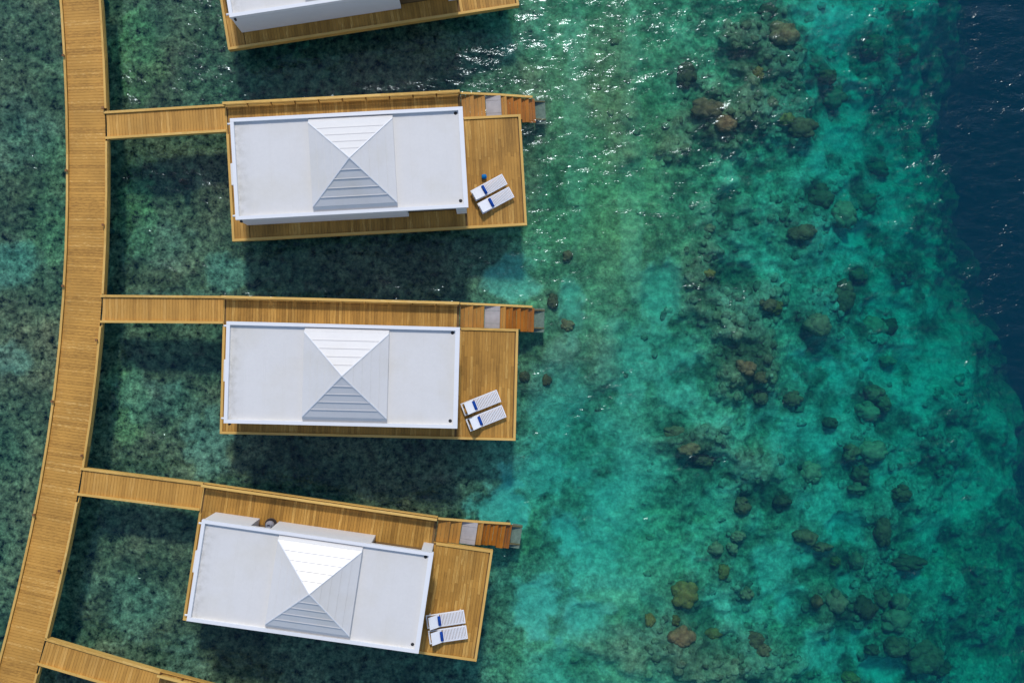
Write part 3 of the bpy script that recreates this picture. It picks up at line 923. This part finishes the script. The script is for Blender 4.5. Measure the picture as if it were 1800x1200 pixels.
def hip_panels(parent, cx, cyy, hx, hy, z0, h):
    """lapped sheet courses of a square pyramid, each course a plate of its own"""
    fr = [0.0, 0.19, 0.38, 0.57, 0.76, 1.0]
    lap = 0.022
    for side in range(4):
        for i in range(5):
            a, b = fr[i], min(fr[i + 1] + 0.012, 1.0)
            def ring(t, lift):
                e = 1 - t
                c = {0: ((-hx, hy), (hx, hy)), 1: ((hx, hy), (hx, -hy)), 2: ((hx, -hy), (-hx, -hy)), 3: ((-hx, -hy), (-hx, hy))}[side]
                nrm = {0: (0, 1), 1: (1, 0), 2: (0, -1), 3: (-1, 0)}[side]
                return [(cx + q[0] * e + nrm[0] * lift * 0.5, cyy + q[1] * e + nrm[1] * lift * 0.5, z0 + h * t + lift) for q in c]
            lo = ring(a, lap); up = ring(b, 0.004)
            lob = ring(a, -0.02); upb = ring(b, -0.025)
            v = lo + up + lob + upb
            f = [(1, 0, 2, 3), (4, 5, 7, 6), (0, 1, 5, 4), (2, 0, 4, 6), (1, 3, 7, 5), (3, 2, 6, 7)]
            mesh_obj('roof_panel', v, f, M['panel'], parent)
            if i:
                q0, q1 = ring(a, lap)
                m0 = [(q0[k] + q1[k]) / 2 for k in range(3)]
                p0 = [m0[k] + (q0[k] - m0[k]) * 0.97 for k in range(3)]
                p1 = [m0[k] + (q1[k] - m0[k]) * 0.97 for k in range(3)]
                sz = 0.034 if side in (0, 2) else 0.014
                bar('standing_seam', M['panel'], parent, p0, p1, sz, sz * 1.2)
    # hip cappings
    for sx, sy in ((1, 1), (1, -1), (-1, -1), (-1, 1)):
        bar('hip_capping', M['trim'], parent, (cx + sx * hx, cyy + sy * hy, z0 + 0.02), (cx, cyy, z0 + h + 0.02), 0.05, 0.05)

def build_villa(key, label):
    pose = POSES[key]
    t = thing('overwater_villa', label, 'villa', (pose[0], pose[1], DZ), pose[2], 'white villas standing over the water')
    w = M['wall']
    top = ZR - 0.30
    T = 0.14
    X0, Y0, X1, Y1 = 0.815, 0.775, 9.0, 5.605
    piece('wall', w, t, X0, X1, Y0, Y0 + T, 0.002, top)                       # south
    piece('wall', w, t, X0, 3.055, Y1 - T, Y1, 0.002, top)                    # north, beside the entrance
    piece('wall', w, t, 4.045, 8.97, Y1 - T, Y1, 0.002, top)
    piece('wall', w, t, X0, X0 + T, Y0 + T + 0.002, Y1 - T - 0.002, 0.002, top)   # west
    piece('wall', w, t, 2.915, 3.055, 4.55, Y1 - T - 0.002, 0.002, top)           # entrance recess
    piece('wall', w, t, 4.045, 4.185, 4.55, Y1 - T - 0.002, 0.002, top)
    d = piece('door', M['beam'], t, 3.057, 4.043, 4.55, 4.60, 0.002, top)
    piece('floor', M['beam'], t, X0 + T, XS, Y0 + T + .1, Y1 - T - .17, -0.03, -0.005)
    # glass front towards the porch
    for i in range(4):
        ya = Y0 + T + 0.02 + i * (Y1 - Y0 - 2 * T - 0.04) / 4
        yb = ya + (Y1 - Y0 - 2 * T - 0.04) / 4 - 0.01
        g = piece('glass_door', M['alu'], t, 8.93, 8.985, ya, yb, 0.01, top)
        v = [(8.99, ya + 0.06, 0.09), (8.99, yb - 0.06, 0.09), (8.99, yb - 0.06, top - 0.08), (8.99, ya + 0.06, top - 0.08)]
        pn = mesh_obj('pane', v, [(0, 1, 2, 3)], M['glass'])
        pn.parent = g
        pn.matrix_parent_inverse = Matrix.Translation(g.location).inverted() if False else (Matrix.Translation(g.location) @ Matrix.Diagonal((*g.scale, 1))).inverted()
    piece('column', w, t, 11.443, 11.95, Y0, Y0 + 0.26, 0.002, top)
    piece('column', w, t, 11.443, 11.95, Y1 - 0.26, Y1, 0.002, top)
    # roof slab, edge upstand, gutters' outlets
    r = bpy.data.objects.new('roof', None)
    C.objects.link(r); r.parent = t
    piece('roof_slab', M['roof'], r, R0X + 0.01, R1X - 0.01, R0Y + 0.01, R1Y - 0.01, top + 0.002, ZR - 0.17)
    e = 0.17
    piece('parapet', M['trim'], r, R0X, R1X, R1Y - e, R1Y, top + 0.004, ZR)
    piece('parapet', M['trim'], r, R0X, R1X, R0Y, R0Y + e, top + 0.004, ZR)
    piece('parapet', M['trim'], r, R0X, R0X + e, R0Y + e + 0.001, R1Y - e - 0.001, top + 0.004, ZR - 0.003)
    piece('parapet', M['trim'], r, R1X - e - 0.05, R1X, R0Y + e + 0.001, R1Y - e - 0.001, top + 0.004, ZR - 0.003)
    zf = ZR - 0.17
    for x in (1.7, 2.65, 3.6, 9.45, 10.35, 11.2):      # welded sheet laps
        piece('sheet_lap', M['roof'], r, x - 0.05, x + 0.05, R0Y + e + 0.02, R1Y - e - 0.02, zf - 0.004, zf + 0.006)
    for y in (1.09, 5.37):
        lathe('drain', M['black'], r, [(0.0, zf + 0.016), (0.07, zf + 0.016), (0.085, zf + 0.001)], 16, (11.70, y, 0))
    # low pyramid light over the living room
    p = bpy.data.objects.new('pyramid_roof', None)
    C.objects.link(p); p.parent = t
    cx, cyy, hx, hy = 6.60, 3.19, 2.04, 2.05
    zb = zf + 0.27
    v = [(cx - hx, R0Y + e + .002, zf - .02), (cx + hx, R0Y + e + .002, zf - .02), (cx + hx, R1Y - e - .002, zf - .02), (cx - hx, R1Y - e - .002, zf - .02),
         (cx - hx, R0Y + e + .002, zf + .02), (cx + hx, R0Y + e + .002, zf + .02), (cx + hx, R1Y - e - .002, zf + .02), (cx - hx, R1Y - e - .002, zf + .02),
         (cx - hx, cyy - hy - .01, zb), (cx + hx, cyy - hy - .01, zb), (cx + hx, cyy + hy + .01, zb), (cx - hx, cyy + hy + .01, zb)]
    f = [(0, 1, 5, 4), (2, 3, 7, 6), (4, 5, 9, 8), (6, 7, 11, 10), (8, 9, 10, 11), (1, 2, 6, 10, 9, 5), (3, 0, 4, 8, 11, 7)]
    mesh_obj('plinth', v, f, M['panel'], p)
    hip_panels(p, cx, cyy, hx - 0.01, hy - 0.01, zb + 0.004, 1.24)
    # small fittings
    bevel_box('service_box', M['trim'], t, 0.34, 0.81, 2.68, 3.78, 0.35, 1.0, 0.02)
    for y in (R0Y + 0.22, R1Y - 0.22):
        lathe('rain_spout', M['trim'], t, [(0.0, -0.17), (0.05, -0.17), (0.05, 0.0), (0.0, 0.0)], 12, (R0X, y, ZR - 0.20), 'z').rotation_euler = (0, RAD(90), 0)
    lathe('downpipe', M['black'], t, [(0.0, ZR - 0.17), (0.055, ZR - 0.17), (0.055, ZR - 0.34), (0.0, ZR - 0.34)], 14, (1.02, R0Y - 0.062, 0.0))
    return t

build_villa('top', 'white flat roofed villa cut off by the top edge of the picture')
build_villa('upper', 'white flat roofed villa with pyramid light, upper of the three whole ones')
build_villa('middle', 'white flat roofed villa with pyramid light, middle of the three whole ones')
build_villa('lower', 'white flat roofed villa with a glaring pyramid face, lowest of the three')
build_deck('top', 'timber deck of the villa cut off by the top edge', 'south')
build_deck('upper', 'timber deck with stairs around the upper whole villa')
build_deck('middle', 'timber deck with stairs around the middle villa')
build_deck('lower', 'timber deck with stairs around the lowest villa')
build_fence('upper', 'low slatted timber fence along the walkway of the upper whole villa')
build_fence('middle', 'low slatted timber fence along the walkway of the middle villa')
build_fence('lower', 'low slatted timber fence along the walkway of the lowest villa')

# deck corner of the next villa below the frame
POSES['next'] = tuple(Vector((-16.30, -16.20, 0)) - Vector((-math.sin(-0.262) * YW, math.cos(-0.262) * YW, 0)))[:2] + (-0.262,)
def build_next_deck():
    pose = POSES['next']
    t = thing('villa_deck', 'deck corner with fence entering at the bottom edge of the picture', 'deck', (pose[0], pose[1], DZ), pose[2], 'timber decks around the white villas')
    for i in range(32):
        x0 = 0.13 + i * 0.15
        piece('plank', M['deck'], t, x0 + 0.004, x0 + 0.144, 5.0, YW - 0.10, -0.04, rnd.uniform(-0.002, 0.002))
    piece('blocking_subframe', M['beam'], t, 0.06, 6.0, 3.0, YW - 0.06, -0.30, -0.06)  # solid slab for the frame, added below the planks to block light
    piece('fascia', M['kerb'], t, 0.005, 0.05, 3.0, YW - 0.052, -0.34, -0.002)
    piece('fascia', M['kerb'], t, 0.005, 6.0, YW - 0.05, YW - 0.005, -0.34, -0.002)
    for x in (0.6, 3.2, 5.6):
        pile(t, x, 5.5, -DZ - 3.0, -0.2)
build_next_deck()
build_fence('next', 'low slatted timber fence cut by the bottom edge of the picture', 5.95)

# ------------------------------------------------------------------ bridges between boardwalk and decks
def build_bridge(key, jy, label, south_shift=0.0):
    x, a = cl(jy)
    A = Vector((x + HALF - 0.03, jy, DZ))
    B = xf(POSES[key], 0.0, YW - 0.70, DZ)
    d = B - A
    L = d.length
    ang = math.atan2(d.y, d.x)
    t = thing('access_bridge', label, 'bridge', A, ang, 'timber bridges from the boardwalk to the villas')
    hw = 0.70
    n = int((L - 0.01) / 0.148)
    for i in range(n):
        x0 = 0.0 + i * (L / n)
        piece('plank', M['walk'], t, x0 + 0.004, x0 + L / n - 0.005, -hw + 0.11, hw - 0.11, -0.042, rnd.uniform(-0.003, 0.003))
    for s in (-1, 1):
        m = 3
        for i in range(m):
            xa, xb = L * i / m + (0.0 if i else -0.10), L * (i + 1) / m
            piece('kerb', M['kerb'], t, xa + 0.002, xb - 0.002, s * (hw - 0.055) - 0.06, s * (hw - 0.055) + 0.06, 0.012, 0.10)
        piece('fascia', M['kerb'], t, 0.03, L - 0.02, s * (hw - 0.03) - 0.022, s * (hw - 0.03) + 0.022, -0.32, -0.046)
    piece('bearer', M['beam'], t, 0.03, L - 0.02, -hw + 0.1, hw - 0.1, -0.24, -0.06)
    return t
build_bridge('upper', 11.36, 'short timber bridge from the boardwalk to the upper whole villa')
build_bridge('middle', 2.08, 'short timber bridge from the boardwalk to the middle villa')
build_bridge('lower', -6.62, 'short sloping timber bridge from the boardwalk to the lowest villa')
build_bridge('next', -15.15, 'timber bridge leaving the boardwalk at the bottom left corner')

# ------------------------------------------------------------------ sun loungers, towels, small things
def build_lounger(cx, cyy, ang, L, Wd, tilt, label, towel_label):
    t = thing('sun_lounger', label, 'sun lounger', (cx, cyy, DZ + 0.008), ang, 'white slatted sun loungers on the sun decks')
    h = 0.30
    x0, x1 = -L / 2, L / 2
    wm = M['white']
    bevel_box('side_rail', wm, t, x0, x1, -Wd / 2, -Wd / 2 + 0.06, h - 0.09, h, 0.012)
    bevel_box('side_rail', wm, t, x0, x1, Wd / 2 - 0.06, Wd / 2, h - 0.09, h, 0.012)
    bevel_box('end_rail', wm, t, x0, x0 + 0.07, -Wd / 2 + 0.061, Wd / 2 - 0.061, h - 0.09, h - 0.002, 0.012)
    bevel_box('end_rail', wm, t, x1 - 0.07, x1, -Wd / 2 + 0.061, Wd / 2 - 0.061, h - 0.09, h - 0.002, 0.012)
    for sx in (x0 + 0.18, x1 - 0.22):
        for sy in (-Wd / 2 + 0.005, Wd / 2 - 0.065):
            bevel_box('leg', wm, t, sx, sx + 0.07, sy, sy + 0.06, -0.008, h - 0.091, 0.01)
    hinge = x0 + 0.68
    n = 15
    for i in range(n):
        xa = hinge + 0.05 + (x1 - 0.08 - hinge - 0.05) * i / n
        wdt = (x1 - 0.08 - hinge - 0.05) / n
        piece('slat', wm, t, xa + wdt * 0.14, xa + wdt * 0.86, -Wd / 2 + 0.055, Wd / 2 - 0.055, h - 0.012, h + 0.012)
    # raised solid headrest panel, hinged at the slats
    Lb = 0.66
    c, s = math.cos(tilt), math.sin(tilt)
    v = []
    hb = Wd / 2 - 0.03
    prof = [(0.0, 0.0), (-Lb * 0.45, 0.012), (-Lb, 0.0)]
    for u, bulge in prof:
        for yy in (-hb, hb):
            for dz in (0.0, 0.035):
                lx, lz = u, bulge + dz
                v.append((hinge + lx * c + lz * s * 0, yy, h + 0.01 - lx * s + lz))
    f = []
    for k in range(2):
        a = k * 4; b = a + 4
        f += [(a + 1, b + 1, b + 3, a + 3), (a, a + 2, b + 2, b), (a, b, b + 1, a + 1), (a + 2, a + 3, b + 3, b + 2)]
    f += [(0, 1, 3, 2), (8, 10, 11, 9)]
    mesh_obj('headrest', v, f, wm, t)
    bar('prop', wm, t, (hinge - Lb * 0.7 * c, -hb * 0.6, h + Lb * 0.7 * s), (x0 + 0.30, -hb * 0.6, h - 0.05), 0.03, 0.03)
    bar('prop', wm, t, (hinge - Lb * 0.7 * c, hb * 0.6, h + Lb * 0.7 * s), (x0 + 0.30, hb * 0.6, h - 0.05), 0.03, 0.03)
    # rolled towel lying at the foot of the headrest
    R = Matrix.Rotation(ang, 4, 'Z')
    p = Vector((cx, cyy, DZ + 0.008)) + R @ Vector((hinge - 0.02, 0.0, h + 0.105))
    prof = [(0.0, -0.235), (0.05, -0.235), (0.075, -0.215), (0.078, 0.0), (0.075, 0.215), (0.05, 0.235), (0.0, 0.235)]
    o = lathe('rolled_towel', M['towel'], None, prof, 18, p, 'y')
    o.rotation_euler = (0, 0, ang)
    tag(o, towel_label, 'towel', 'rolled blue towels on the loungers')

D = math.radians
build_lounger(0.27, 8.25, D(28.7), 1.84, 0.60, D(14), 'white lounger next to the small blue bag on the upper sun deck',
              'blue rolled towel on the lounger beside the small blue bag')
build_lounger(0.62, 7.60, D(28.4), 1.84, 0.60, D(14), 'white lounger below its twin on the upper sun deck, nearer the lower kerb',
              'blue rolled towel on the lower lounger of the upper sun deck')
build_lounger(-0.14, -2.68, D(21.5), 1.98, 0.66, D(43), 'upper of two white loungers on the middle sun deck',
              'blue rolled towel on the upper lounger of the middle sun deck')
build_lounger(0.13, -3.46, D(21.8), 1.98, 0.66, D(43), 'lower of two white loungers on the middle sun deck',
              'blue rolled towel on the lower lounger of the middle sun deck')
build_lounger(-1.92, -13.62, D(8.0), 1.95, 0.68, D(38), 'upper of two white loungers on the lowest sun deck, almost under the roof edge',
              'blue rolled towel on the upper lounger of the lowest sun deck')
build_lounger(-1.80, -14.40, D(7.9), 1.95, 0.68, D(38), 'lower of two white loungers on the lowest sun deck',
              'blue rolled towel on the lower lounger of the lowest sun deck')

bag = thing('beach_bag', 'small bright blue bag on the boards above the upper pair of loungers', 'bag', (0.03, 8.83, DZ + 0.004), D(8))
def bag_body():
    v = []
    rings = [(0.115, 0.10, 0.0), (0.125, 0.115, 0.06), (0.13, 0.12, 0.15), (0.122, 0.105, 0.20), (0.10, 0.03, 0.235)]
    seg = 16
    for rx, ry, z in rings:
        for i in range(seg):
            a = 2 * math.pi * i / seg
            ca, sa = math.cos(a), math.sin(a)
            k = (abs(ca) ** 4 + abs(sa) ** 4) ** -0.25
            v.append((rx * ca * k, ry * sa * k, z))
    f = [tuple(range(seg))[::-1]]
    for r in range(len(rings) - 1):
        for i in range(seg):
            j = (i + 1) % seg
            f.append((r * seg + i, r * seg + j, (r + 1) * seg + j, (r + 1) * seg + i))
    f.append(tuple(range((len(rings) - 1) * seg, len(rings) * seg)))
    return mesh_obj('body', v, f, M['bag'], bag, True)
bag_body()
hv = []; hf = []
for i in range(9):
    a = math.pi * i / 8
    for dx, dz in ((-0.008, 0), (0.008, 0), (0.008, 0.012), (-0.008, 0.012)):
        hv.append((0.07 * math.cos(a), dx, 0.225 + 0.07 * math.sin(a) + dz))
for i in range(8):
    for k in range(4):
        hf.append((i * 4 + k, i * 4 + (k + 1) % 4, (i + 1) * 4 + (k + 1) % 4, (i + 1) * 4 + k))
mesh_obj('handle', hv, hf, M['bag'], bag)

jp = xf(POSES['lower'], 3.66, 5.40, DZ + 0.002)
jar = thing('planter_jar', 'grey rounded jar in the entrance gap of the lowest villa', 'jar', jp, 0.0)
lathe('body', M['jar'], jar, [(0.0, 0.0), (0.13, 0.0), (0.21, 0.18), (0.23, 0.36), (0.19, 0.55), (0.12, 0.64), (0.13, 0.68), (0.105, 0.68), (0.09, 0.60), (0.0, 0.5)], 24)
lathe('saucer', M['jardark'], jar, [(0.0, 0.004), (0.30, 0.004), (0.32, 0.05), (0.28, 0.05), (0.26, 0.03), (0.0, 0.03)], 24)

# ------------------------------------------------------------------ coral heads one can tell apart
def coral_mat(name, dark, light, scale=3.2):
    m, nt, nd, ln, b = mat(name)
    geo = nd.new('ShaderNodeNewGeometry')
    oi = nd.new('ShaderNodeObjectInfo')
    n = noise(nd, ln, geo.outputs['Position'], scale, 5, 0.7)
    r = ramp(nd, [(0.30, dark), (0.70, light)])
    ln.new(n.outputs[0], r.inputs[0])
    f = maprange(nd, ln, oi.outputs['Random'], 0, 1, 0.58, 0.98)
    ln.new(mult_color(nd, ln, r.outputs[0], f), b.inputs['Base Color'])
    b.inputs['Roughness'].default_value = 0.95
    b.inputs['Specular IOR Level'].default_value = 0.05
    bump = nd.new('ShaderNodeBump')
    bump.inputs['Strength'].default_value = 1.0
    bump.inputs['Distance'].default_value = 0.12
    ln.new(n.outputs[0], bump.inputs['Height'])
    ln.new(bump.outputs[0], b.inputs['Normal'])
    return m
CM = [coral_mat('brown_coral', (0.22, 0.072, 0.034), (0.66, 0.26, 0.13)),
      coral_mat('pale_coral', (0.36, 0.16, 0.09), (0.80, 0.39, 0.21)),
      coral_mat('golden_coral', (0.28, 0.105, 0.03), (0.62, 0.26, 0.08)),
      coral_mat('red_brown_coral', (0.22, 0.068, 0.034), (0.60, 0.21, 0.10)),
      coral_mat('dark_coral', (0.11, 0.06, 0.035), (0.32, 0.16, 0.08))]
cv, cf = ico(3)
for k, (x, y, rx, ry, kind, label) in enumerate(CORALS):
    g = np.random.default_rng(100 + k)
    zg = float(floor_fields(np.array([x]), np.array([y]))[0][0])
    top = min(max(-1.6 + g.uniform(-0.3, 0.3), zg + 0.22), zg + 0.7) if x > 6 else zg + 0.22
    rz = max(0.55 * min(rx, ry) + 0.15, (top - zg) / 1.05)
    # a clump of knobbly lobes grown together
    VV = []; FF = []
    lumps = [(0.0, 0.0, 0.80, 1.0)]
    nl = int(g.integers(5, 9))
    for q in range(nl):
        an = 2 * math.pi * (q + g.uniform(-0.3, 0.3)) / nl
        rr = g.uniform(0.42, 0.74)
        lumps.append((rr * math.cos(an), rr * math.sin(an), g.uniform(0.34, 0.58), g.uniform(0.55, 0.95)))
    for q, (lx, ly, ls, lh) in enumerate(lumps):
        o3 = g.uniform(-50, 50, 3)
        e = cv[:, 2]
        lobes = fbm(cv[:, 0] * 1.5 + o3[0] + e * 0.9, cv[:, 1] * 1.5 + o3[1] - e * 0.7, 200 + k, 2)
        fine = fbm(cv[:, 0] * 4.0 + o3[1] + e * 3.1, cv[:, 1] * 4.0 + o3[2] - e * 2.3, 300 + k, 2)
        rad = 0.92 + 0.5 * (lobes - 0.5) + 0.30 * (fine - 0.5)
        v = cv * rad[:, None]
        v[:, 2] = np.sign(v[:, 2]) * np.abs(v[:, 2]) ** 0.8
        v = v * np.array([rx * ls, ry * ls, rz * lh]) * np.array([1.1, 1.1, 0.9]) + np.array([lx * rx, ly * ry, 0])
        VV.append(v); FF.append(cf + q * len(cv))
    v = np.concatenate(VV); cff = np.concatenate(FF)
    o = mesh_obj('coral_head', v, [tuple(q) for q in cff.tolist()], CM[kind], None, True)
    o.location = (x, y, zg + rz * 0.12)
    tag(o, label, 'coral', 'coral heads on the reef')

v = cv * (0.8 + 0.5 * (fbm(cv[:, 0] * 2 + 9, cv[:, 1] * 2 + cv[:, 2] * 1.3, 77, 3) - 0.4))[:, None] * np.array([0.24, 0.20, 0.42])
o = mesh_obj('surfacing_rock', v, [tuple(q) for q in cf.tolist()], plain('black_wet_rock', (0.03, 0.03, 0.03), 0.3, 0.3, 6.0), None, True)
o.location = (-15.85, 8.86, -0.28)
tag(o, 'small black rock breaking the surface between the upper bridge and the boardwalk', 'rock')
o2z = float(floor_fields(np.array([-15.85]), np.array([8.86]))[0][0])
o.scale = (1.0, 1.0, max(1.0, (abs(o2z) + 0.1) / 0.75))
o.location.z = o2z * 0.5 + 0.02
bpy.context.view_layer.update()
